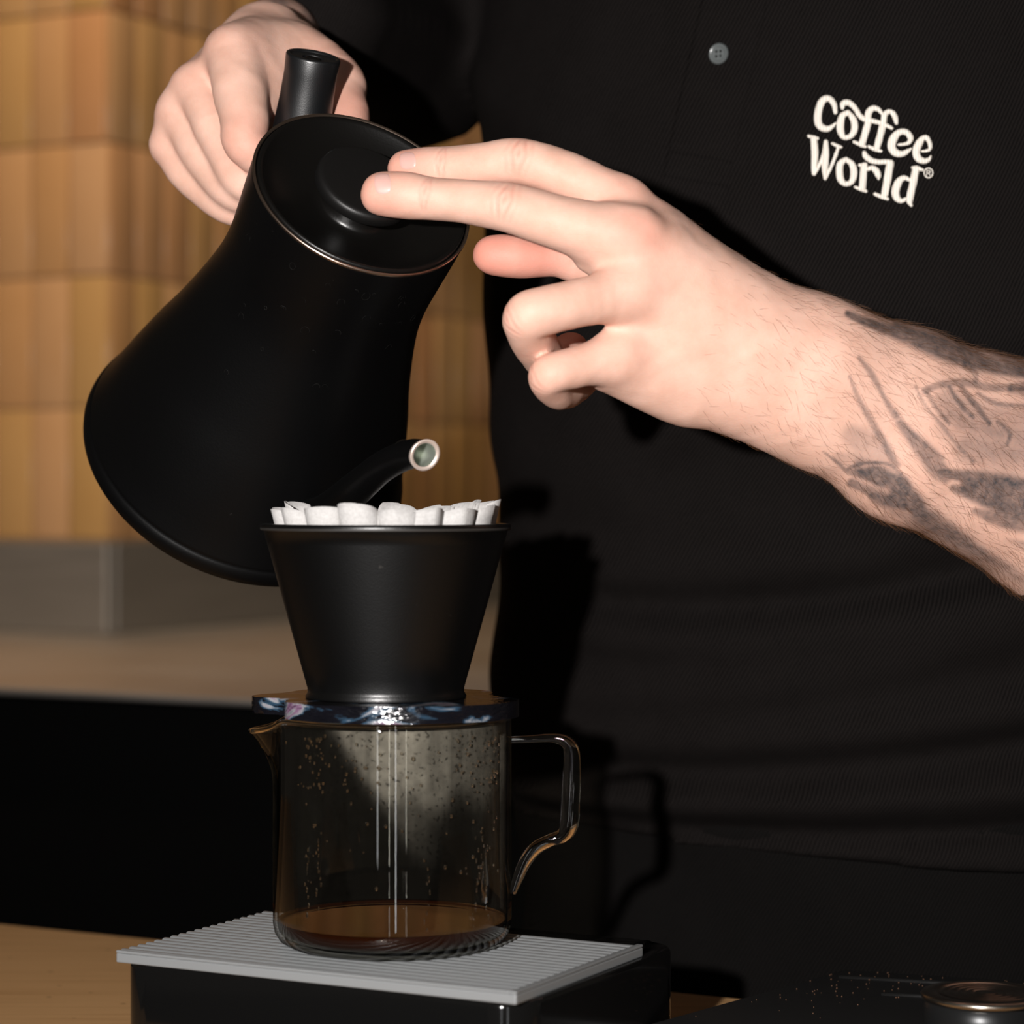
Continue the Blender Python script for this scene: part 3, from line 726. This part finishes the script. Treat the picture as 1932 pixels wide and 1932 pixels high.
for p, r, a in ((Lind[6][0], .014, .40), (Lmid[7][0] + np.array([.002, -.01, 0]), .013, .36), (Lrin[0][0], .012, .14), (Lpin[0][0], .012, .12), (Lmid[0][0], .014, .52), (Lind[0][0], .014, .52),
                (Lthu[0][0], .020, .78), (Lthu[2][0], .020, .70), (Lrin[7][0], .014, .35), (Lpin[7][0], .014, .35), (Lrin[3][0], .011, .10), (Lpin[3][0], .010, .18)):
    redL = np.maximum(redL, blob(VL, p, r, a))
for p, r, a in ((Rind[0][0], .013, .22), (Rind[3][0], .013, .40), (Rmid[0][0], .012, .20), (Rrin[0][0], .012, .16), (Rpin[0][0], .012, .16), (Rthu[3][0], .018, .42), (Rthu[1][0], .018, .30)):
    redR = np.maximum(redR, blob(VR, p, r, a))
def to_px(V):
    D = V - CAM; d = D @ FW; return 966 + F * D[:, 0] / d, 966 - F * (D @ UP) / d
def ink_strokes(V, strokes, ox, oy, s):
    x, y = to_px(V); x = (x - ox) * s; y = (y - oy) * s; ink = np.zeros(len(V))
    for st in strokes:
        dk = st[0]; pts = catmull(st[1], 5) if len(st[1]) > 2 else st[1]; best = np.zeros(len(V))
        for a, b_ in zip(pts[:-1], pts[1:]):
            ax, ay, ar = a; bx, by, br = b_; dx, dy = bx - ax, by - ay
            t = np.clip(((x - ax) * dx + (y - ay) * dy) / (dx * dx + dy * dy + 1e-9), 0, 1)
            dist = np.hypot(x - ax - t * dx, y - ay - t * dy); r = ar + (br - ar) * t
            best = np.maximum(best, (lambda q: q * q * (3 - 2 * q))(np.clip((1.45 - dist / np.maximum(r, 1)) / 1.0, 0, 1)))
        if dk > 0: ink = ink + 1.25 * dk * best * (1 - .55 * ink)
        else: ink = ink * (1 + dk * best)
    return np.clip(ink, 0, .95)
TAT = [(.22, [(1560, 800, 70), (1720, 870, 90), (1932, 920, 80)]), (.30, [(1080, 850, 55), (1190, 920, 80), (1230, 980, 60)]), (.22, [(1010, 960, 30), (1080, 980, 45)]),
       (.72, [(1055, 243, 18), (1150, 285, 24), (1330, 345, 40), (1520, 420, 52), (1720, 490, 42), (1990, 540, 34)]), (.45, [(1300, 290, 20), (1600, 390, 30), (1990, 490, 26)]),
       (.45, [(1062, 552, 7), (1120, 690, 14), (1205, 830, 20), (1300, 990, 24)]), (.50, [(1108, 460, 9), (1175, 545, 17), (1230, 650, 12), (1290, 750, 22)]),
       (.55, [(1310, 790, 20), (1420, 910, 45), (1500, 1010, 50), (1540, 1060, 30)]), (.55, [(935, 930, 5), (1010, 990, 9), (1060, 1030, 14), (1180, 1050, 40), (1330, 1090, 45)]),
       (.45, [(1060, 1010, 10), (1150, 985, 8), (1250, 990, 8), (1320, 1040, 8)]), (.60, [(1075, 1085, 24), (1150, 1120, 26), (1260, 1170, 34), (1400, 1190, 36)]),
       (.40, [(1180, 1160, 25), (1400, 1260, 55), (1560, 1350, 65), (1760, 1440, 70), (1990, 1560, 70)]), (.35, [(1300, 1140, 40), (1420, 1180, 50)]),
       (.68, [(1515, 1030, 14), (1620, 1050, 34), (1760, 1075, 48), (1990, 1120, 52)]), (.60, [(1580, 1110, 20), (1780, 1180, 46), (1990, 1210, 46)]), (.62, [(1690, 1230, 20), (1820, 1270, 40), (1990, 1300, 44)]),
       (.40, [(1840, 1380, 20), (1990, 1410, 30)]), (.5, [(1440, 625, 18), (1520, 595, 18), (1640, 585, 22), (1780, 612, 20), (1990, 600, 24)]),
       (.42, [(1450, 640, 12), (1500, 720, 12), (1560, 790, 8)]), (.48, [(1560, 610, 10), (1620, 700, 13), (1680, 760, 8)]), (.5, [(1620, 610, 14), (1700, 710, 16), (1760, 790, 10)]),
       (.42, [(1700, 640, 10), (1800, 690, 12), (1930, 700, 10)]), (.4, [(1800, 780, 10), (1860, 830, 12), (1850, 890, 10)]), (.35, [(1640, 500, 16), (1690, 540, 14), (1690, 580, 12)]),
       (.4, [(1870, 620, 24), (1990, 640, 26)]), (.35, [(1390, 600, 6), (1440, 700, 8), (1540, 820, 10), (1600, 900, 8), (1680, 980, 9)]), (.3, [(1290, 730, 8), (1400, 860, 10), (1530, 960, 10)]),
       (.45, [(1120, 1000, 40), (1220, 1060, 55), (1360, 1140, 60)]), (.35, [(1560, 680, 70), (1700, 760, 90), (1932, 800, 110)]), (.3, [(1650, 930, 70), (1990, 1000, 80)]), (.55, [(1640, 1100, 30), (1800, 1140, 70), (1990, 1190, 90)]), (.4, [(1420, 1240, 50), (1700, 1380, 70), (1990, 1500, 60)]),
       (-.9, [(1075, 500, 12), (1140, 590, 30), (1220, 740, 36), (1340, 950, 40), (1450, 1110, 44), (1640, 1270, 52), (1800, 1390, 58), (1990, 1510, 60)])]
inkL = ink_strokes(VL, TAT, 1200, 500, 2.639)
inkR = np.clip((VR[:, 1] + 1.08 - 1.226) / .010, 0, 1) * np.clip(.55 + .35 * np.sin(VR[:, 0] * 420 + VR[:, 2] * 160), .2, .8)

person = empty('person', rel(.17, 1.36, -CAM[2]), 'person in a black polo shirt pouring from a kettle, both hands on it', 'person')
# hidden body core under the clothes
cf = Field(rel(-.16, 1.10, -1.17), rel(.72, 1.62, .42), .009)
CF = cf.new()
TX, TD = .181, 1.365
for a, b_, ra, rb in ((rel(TX, TD, -.95), rel(TX, TD, -.25), .07, .07), (rel(TX - .06, TD + .03, .20), rel(TX + .06, TD - .03, .20), .09, .09), (rel(TX, TD, -.25), rel(TX, TD, .18), .07, .08),
                      (rel(-.01, 1.46, .30), P(735, 45, 1.44), .052, .044), (rel(.335, 1.33, .28), P(2230, 1000, 1.20), .052, .040), (rel(TX, TD, .18), rel(TX, TD - .01, .40), .06, .055),
                      (P(2020, 848, 1.133), P(2230, 990, 1.20), .031, .038), (P(2020, 1000, 1.133), P(2230, 1010, 1.20), .029, .038), (P(2020, 925, 1.133), P(2230, 1000, 1.20), .035, .040)):
    cf.cone(CF, a, b_, ra, rb, .03, .03)
VC, QC = cf.mesh(CF)
V_all = np.concatenate([VL, VR, VC]); Q_all = np.concatenate([QL, QR + len(VL), QC + len(VL) + len(VR)])
body = mobj('body', V_all, Q_all, M_SKIN, person)
z0 = np.zeros(len(VC))
body.data.attributes.new('red', 'FLOAT', 'POINT').data.foreach_set('value', np.concatenate([redL, redR, z0]).astype(np.float32))
body.data.attributes.new('ink', 'FLOAT', 'POINT').data.foreach_set('value', np.concatenate([inkL, inkR, z0]).astype(np.float32))
tag(body, 'bare hands and tattooed forearms')
def bvh_of(V, Q): return BVHTree.FromPolygons([tuple(v) for v in V], [tuple(int(i) for i in q) for q in Q])
BL = bvh_of(VL, QL)
def cast(bv, px, py):
    r = ray(px, py); h = bv.ray_cast(Vector(CAM), Vector(r / np.linalg.norm(r)))
    if h[0] is None: return None
    n = np.array(h[1]); 
    if n @ r > 0: n = -n
    return np.array(h[0]), n
# fingernails
M_NAIL = mat('fingernail', (.58, .345, .30), .40, spec=.5, **{'Subsurface Weight': .1, 'Subsurface Scale': .003})
def nail(cx, cy, ux, uy, hl, hw):
    V = []; n = 14
    for i in range(n + 1):
        for j in range(n + 1):
            a = -1 + 2 * i / n; b_ = -1 + 2 * j / n
            s = math.sqrt(max(1e-9, 1 - .42 * b_ * b_)); t = math.sqrt(max(1e-9, 1 - .42 * a * a))
            x = cx + ux * a * hl * s - uy * b_ * hw * t; y = cy + uy * a * hl * s + ux * b_ * hw * t
            h = cast(BL, x, y)
            e = 1 - max(abs(a), abs(b_)) ** 6
            if h is None: h = (V[-1], np.array([0, -1., 0])); e = 0
            V.append(h[0] + h[1] * (.00034 * e - .00012))
    Fc = [(i * (n + 1) + j, i * (n + 1) + j + 1, (i + 1) * (n + 1) + j + 1, (i + 1) * (n + 1) + j) for i in range(n) for j in range(n)]
    mobj('fingernail', V, Fc, M_NAIL, body)
nail(722, 346, -.99, .10, 17, 22)
nail(769, 303, -.99, .08, 17, 18)
# hair on the forearm and the back of the hand
x, y = to_px(VL)
bm_v = []; bm_f = []
armd = P(1932, 890, 1.12) - P(1350, 640, 1.08); armd /= np.linalg.norm(armd)
hm = np.clip((x - 1290) / 420, 0, 1) * np.where(y > 560, 1, .7)
cand = np.where((hm > np.random.rand(len(VL)) * 1.0) & (NL[:, 1] < .5) & (x < 1990))[0]
for i in np.random.choice(cand, 3200, replace=False):
    p = VL[i]; n = NL[i]; ln = random.uniform(.0035, .0085) * (.6 + .6 * hm[i]); side = np.cross(armd, n)
    d = armd * random.uniform(.7, 1.0) + side * random.gauss(.25, .35); d -= n * (d @ n); d /= np.linalg.norm(d)
    rise = random.uniform(.15, .5); w = .000045; b0 = len(bm_v)
    for k in range(4):
        t = k / 3; c = p + d * ln * t + n * (ln * rise * t * (1 - .55 * t) + .00003); ww = w * (1 - .8 * t); s2 = np.cross(d, n)
        bm_v += [c + s2 * ww, c - s2 * ww * .5 + n * ww, c - s2 * ww * .5 - n * ww]
    for k in range(3):
        for q in range(3):
            q2 = (q + 1) % 3; bm_f.append((b0 + k * 3 + q, b0 + k * 3 + q2, b0 + k * 3 + 3 + q2, b0 + k * 3 + 3 + q))
hr = mobj('arm_hair', bm_v, bm_f, mat('arm_hair', (.13, .055, .022), .5), body); hr['kind'] = 'stuff'

# ---- shirt
def shirt_mat(name, a, b_, twill=True):
    m = mat(name, a, .9, spec=.05); c = objcoord(m)
    w = N(m, 'ShaderNodeTexWave', wave_type='BANDS', bands_direction='DIAGONAL', Scale=230.0, Distortion=.9, Detail=1.0); w.inputs['Detail Scale'].default_value = 2
    L(m, objcoord(m, (1.55, .3, -.75)), w.inputs['Vector'])
    n = noise_tex(m, c, 45, 4, .65); n2 = noise_tex(m, c, 1500, 2, .6)
    f = math_(m, 'MULTIPLY', w.outputs[0], .75); f = math_(m, 'ADD', f, math_(m, 'MULTIPLY', n2, .35)); f = math_(m, 'ADD', f, math_(m, 'MULTIPLY', n, .35))
    L(m, ramp(m, f, [(.25, a), (.9, b_)]), BS(m).inputs['Base Color'])
    bump(m, math_(m, 'ADD', w.outputs[0], n2), .18, .0003); return m
M_SHIRT = shirt_mat('black_cotton', (.0016, .0013, .0013), (.0082, .0068, .0064))
M_TROUS = shirt_mat('black_trousers', (.0016, .0015, .0014), (.0050, .0044, .0042))
sf = Field(rel(-.30, 1.12, -.26), rel(.62, 1.66, .36), .0042)
X, Y, Z = sf.grid(np.zeros(3, int), sf.n)
xr = X - CAM[0]; dr_ = Y - CAM[1]; zr = Z - CAM[2]
def torso(zr, xr, dr_, grow=0.0, wide=0.0):
    # centre line leans: chest forward of the hips, a little to the left further up
    cx = TX - .05 * zr - .012 * np.clip((-zr - .02) / .08, 0, 1); cd = TD - .03 * zr
    A = .196 + grow + wide - .05 * np.clip(-zr - .02, 0, .3) * .4 - .02 * np.clip(zr - .1, 0, .4); B = .120 + grow + .02 * np.exp(-((zr - .10) / .13) ** 2) - .035 * np.clip(-zr, 0, .35)
    a = (xr - cx) * U[0] + (dr_ - cd) * U[1]; b_ = (xr - cx) * Vv[0] + (dr_ - cd) * Vv[1]
    p = 2.35
    return ((np.abs(a / A) ** p + np.abs(b_ / B) ** p) ** (1 / p) - 1) * B, a, b_
fs, a_, b2_ = torso(zr, xr, dr_)
front = np.clip(-b2_ / .08, 0, 1)
# draped folds: curves swinging from the left side across the belly
def fold(za, zb_, bow, wid, amp, a0=-.20, a1=.20, sharp=1):
    t = np.clip((a_ - a0) / (a1 - a0), 0, 1); zc = za + (zb_ - za) * t - bow * 4 * t * (1 - t)
    return amp * np.exp(-((zr - zc) / wid) ** 2) * np.clip(np.minimum(t, 1 - t) * 6, 0, 1)
fd = (fold(-.035, .03, .030, .012, .0035, -.15, .22) + fold(-.065, -.005, .035, .011, .0045, -.16, .25) + fold(-.10, -.03, .03, .012, .004, -.18, .22) - fold(-.048, .012, .033, .007, .003, -.15, .24)
      + fold(-.125, -.075, .022, .010, .004, -.2, .25) - fold(-.14, -.095, .02, .007, .003, -.2, .25) + fold(-.158, -.125, .014, .008, .0045, -.2, .25) - fold(-.168, -.15, .012, .006, .0045, -.2, .25)
      + fold(.02, .12, .01, .016, .003, -.10, .25) + fold(.24, .10, .0, .018, .003, -.22, .05))
fs = fs - (1.8 * fd * front).astype(np.float32) - (.0016 * np.sin(a_ * 55 + zr * 28 + 2 * np.sin(zr * 21)) * np.sin(zr * 47 - a_ * 19)).astype(np.float32)
fs = np.maximum(fs, np.maximum(-(zr + .182 + .10 * a_ * .35), zr - .33))
sl_ = sf.new()
sf.cone(sl_, rel(-.005, 1.46, .30), P(742, 66, 1.44), .078, .062, .02, .03)
sf.cone(sl_, rel(.335, 1.33, .28), rel(.45, 1.31, .06), .078, .070, .02, .03)
sf.cone(sl_, P(742, 66, 1.44), P(612, 34, 1.305), .062, .036, .02, .03)
sl_ = sl_ + (.0022 * np.sin((xr * .6 + zr) * 170 + 2.0 * np.sin(xr * 60)) * .8).astype(np.float32)
fs = smin(fs.astype(np.float32), sl_, .010)
VS, QS = sf.mesh(fs); VS = relax(VS, QS, 3)
BSH = bvh_of(VS, QS)
shirt = mobj('polo_shirt', VS, QS, M_SHIRT, person); tag(shirt, 'black cotton polo shirt with short sleeves')
# trousers
tf = Field(rel(-.15, 1.10, -1.17), rel(.55, 1.62, -.12), .009)
X, Y, Z = tf.grid(np.zeros(3, int), tf.n); xr = X - CAM[0]; dr_ = Y - CAM[1]; zr = Z - CAM[2]
ft, a_, b2_ = torso(np.maximum(zr, -.2), xr, dr_, -.008)
ft = ft - .002 * np.sin(a_ * 40 + zr * 60)
legs = np.minimum(np.hypot(a_ - .09, b2_ * .9) - .095, np.hypot(a_ + .09, b2_ * .9) - .095)
w = np.clip((-zr - .35) / .2, 0, 1); ft = ft * (1 - w) + legs * w
ft = np.maximum(ft, np.maximum(zr + .15, -(zr + 1.165)))
VT, QT = tf.mesh(ft.astype(np.float32)); VT = relax(VT, QT, 2)
tr_ = mobj('trousers', VT, QT, M_TROUS, person)

# ---- placket, button, embroidered lettering
def patch(quad, nu, nv, hfun):
    (a, b_, c, d) = [np.array(q, float) for q in quad]; V = []; last = None
    for i in range(nu + 1):
        for j in range(nv + 1):
            u = i / nu; v = j / nv; q = (a * (1 - v) + b_ * v) * (1 - u) + (d * (1 - v) + c * v) * u
            h = cast(BSH, *q); h = h if h is not None else last; last = h
            V.append(h[0] + h[1] * hfun(u, v))
    return V, [(i * (nv + 1) + j, i * (nv + 1) + j + 1, (i + 1) * (nv + 1) + j + 1, (i + 1) * (nv + 1) + j) for i in range(nu) for j in range(nv)]
def hp_(u, v):
    e = min(v, 1 - v, 1 - u); h = .0016 * min(1, e / .05) ** .6 - .0004
    for c in (.835, .945): h -= .0011 * math.exp(-((u - c) / .010) ** 2)
    return h
V, Fc = patch([(1338, -70), (1462, -55), (1372, 372), (1243, 350)], 110, 30, hp_); mobj('placket', V, Fc, M_SHIRT, shirt)
hc = cast(BSH, 1360, 103); bn = hc[1]; bx = np.cross(bn, ZZ); bx /= np.linalg.norm(bx); by = np.cross(bn, bx)
FB = Frame(hc[0] + bn * .0016, bx, by, bn); br = R_(20, 1.25)
V, Fc = lathe([(0, 0), (br * .8, 0), (br, .0006), (br, .0014), (br * .88, .0020), (br * .72, .0019), (br * .6, .0011), (0, .0010)], FB, 40)
M_BUT = mat('grey_button', (.10, .11, .11), .25, spec=.6)
but = auto_smooth(mobj('button', V, Fc, M_BUT, shirt), 50)
for sx in (-1, 1):
    for sy in (-1, 1):
        V, Fc = lathe([(.0007, .00105), (.0005, .00125), (0, .00125)], Frame(FB(sx * br * .22, sy * br * .22, 0), bx, by, bn), 12); mobj('button_hole', V, Fc, M_GLOSS, but)

STRK = [[(490, 400, 24), (468, 290, 36), (400, 228, 38), (325, 270, 44), (282, 400, 46), (280, 520, 46), (320, 580, 44), (390, 600, 38), (445, 575, 26), (495, 530, 12)],
        [(645, 398, 28), (575, 445, 40), (550, 550, 46), (560, 650, 42), (605, 705, 32), (685, 680, 34), (725, 590, 44), (708, 485, 40), (645, 398, 28)],
        [(575, 345, 24), (590, 290, 38), (655, 283, 38), (728, 345, 34), (780, 430, 32), (845, 482, 34), (950, 505, 30), (1060, 535, 28), (1175, 590, 22)],
        [(885, 540, 44), (850, 660, 44), (812, 785, 42)], [(885, 500, 42), (895, 400, 42), (950, 350, 36), (1015, 365, 30), (1050, 410, 20)], [(718, 758, 20), (790, 790, 24), (852, 815, 20)],
        [(1062, 575, 44), (1030, 700, 44), (992, 835, 42)], [(1078, 520, 38), (1090, 430, 38), (1140, 388, 28), (1195, 415, 34), (1222, 480, 34), (1232, 530, 22)], [(897, 815, 20), (970, 850, 24), (1042, 870, 20)],
        [(1262, 792, 16), (1330, 785, 20), (1388, 762, 26), (1402, 700, 38), (1345, 638, 38), (1262, 645, 40), (1195, 720, 52), (1175, 820, 52), (1220, 888, 48), (1300, 903, 38), (1370, 870, 28), (1412, 838, 10)],
        [(1542, 872, 14), (1590, 868, 18), (1635, 848, 22), (1640, 790, 28), (1605, 710, 32), (1548, 720, 36), (1500, 790, 48), (1470, 880, 48), (1500, 960, 46), (1570, 990, 36), (1628, 970, 26), (1652, 928, 10)],
        [(165, 688, 20), (225, 705, 26), (275, 715, 18)], [(228, 720, 42), (240, 900, 42), (232, 1060, 36), (228, 1145, 24)], [(235, 1150, 20), (290, 1050, 20), (345, 900, 18), (375, 770, 16)],
        [(375, 755, 26), (372, 900, 44), (362, 1080, 38), (365, 1200, 22)], [(368, 1208, 18), (430, 1080, 20), (490, 930, 22), (525, 830, 20)], [(455, 778, 18), (510, 805, 22), (562, 822, 16)],
        [(620, 968, 28), (552, 1025, 42), (540, 1130, 46), (560, 1225, 42), (618, 1270, 32), (690, 1238, 36), (715, 1140, 44), (695, 1035, 40), (620, 968, 28)],
        [(785, 1040, 20), (850, 1040, 34)], [(838, 1055, 44), (828, 1190, 44), (818, 1320, 42)], [(732, 1308, 18), (800, 1335, 24), (862, 1358, 20)], [(880, 1090, 24), (940, 1075, 32), (990, 1115, 42), (1012, 1170, 36), (1015, 1205, 18)],
        [(842, 890, 26), (862, 935, 38), (930, 985, 36), (1020, 1002, 32), (1110, 1000, 32), (1165, 1012, 38)], [(1155, 1030, 48), (1125, 1200, 48), (1090, 1395, 44)], [(972, 1392, 22), (1050, 1425, 26), (1125, 1452, 20)],
        [(1400, 1225, 22), (1325, 1195, 32), (1260, 1245, 46), (1222, 1350, 50), (1235, 1435, 46), (1290, 1475, 30), (1350, 1450, 22)], [(1468, 1090, 46), (1430, 1280, 46), (1392, 1460, 44), (1412, 1530, 20)], [(1432, 1072, 22), (1490, 1080, 30), (1548, 1098, 18)],
        [(1622 + 52 * math.cos(t * math.pi / 6), 1135 + 58 * math.sin(t * math.pi / 6), 8) for t in range(13)],
        [(1598, 1170, 6), (1605, 1105, 6)], [(1605, 1105, 6), (1638, 1112, 6), (1638, 1132, 6), (1604, 1138, 6)], [(1618, 1138, 6), (1645, 1168, 6)]]
def stroke(pts, hmul=1.0):
    cp = catmull(pts, 6) if len(pts) > 2 else catmull([pts[0], ((np.array(pts[0]) + np.array(pts[1])) / 2), pts[1]], 4)
    V = []; Fc = []; n = 10; rows = []
    def rowat(c, t, r, hscale):
        nx, ny = -t[1], t[0]; rw = []
        for k in range(n + 1):
            a = math.pi * k / n; qx = (c[0] + nx * r * math.cos(a)) / 6.44 + 1500; qy = (c[1] + ny * r * math.cos(a)) / 6.44 + 150
            h = cast(BSH, qx, qy); rw.append(h[0] + h[1] * (hscale * math.sin(a) - .0001))
        return rw
    for i, c in enumerate(cp):
        t = cp[min(i + 1, len(cp) - 1)][:2] - cp[max(i - 1, 0)][:2]; t = t / (np.linalg.norm(t) + 1e-9)
        hs = min(.0013, R_(c[2] / 6.44, 1.22) * .75 + .0002)
        if i == 0:
            for q in (.98, .8, .5): rows.append(rowat(c[:2] - t * c[2] * q, t, c[2] * math.sqrt(1 - q * q), hs * math.sqrt(1 - q * q)))
        rows.append(rowat(c[:2], t, c[2], hs))
        if i == len(cp) - 1:
            for q in (.5, .8, .98): rows.append(rowat(c[:2] + t * c[2] * q, t, c[2] * math.sqrt(1 - q * q), hs * math.sqrt(1 - q * q)))
    for rw in rows: V += rw
    for i in range(len(rows) - 1):
        for k in range(n): a = i * (n + 1) + k; Fc.append((a, a + 1, a + n + 2, a + n + 1))
    return V, Fc
def thread_mat():
    m = mat('cream_thread', (.78, .72, .64), .6, spec=.3); c = objcoord(m)
    w = N(m, 'ShaderNodeTexWave', Scale=620.0, Distortion=1.5); L(m, objcoord(m, (.35, .2, 1)), w.inputs['Vector'])
    L(m, ramp(m, w.outputs[0], [(0, (.60, .54, .46)), (.6, (.82, .77, .70))]), BS(m).inputs['Base Color'])
    bump(m, w.outputs[0], .5, .0004); return m
M_THR = thread_mat()
V, Fc = join(*[stroke(s) for s in STRK])
lg = mobj('embroidered_lettering', V, Fc, M_THR, shirt); tag(lg, 'cream embroidered lettering reading Coffee World')
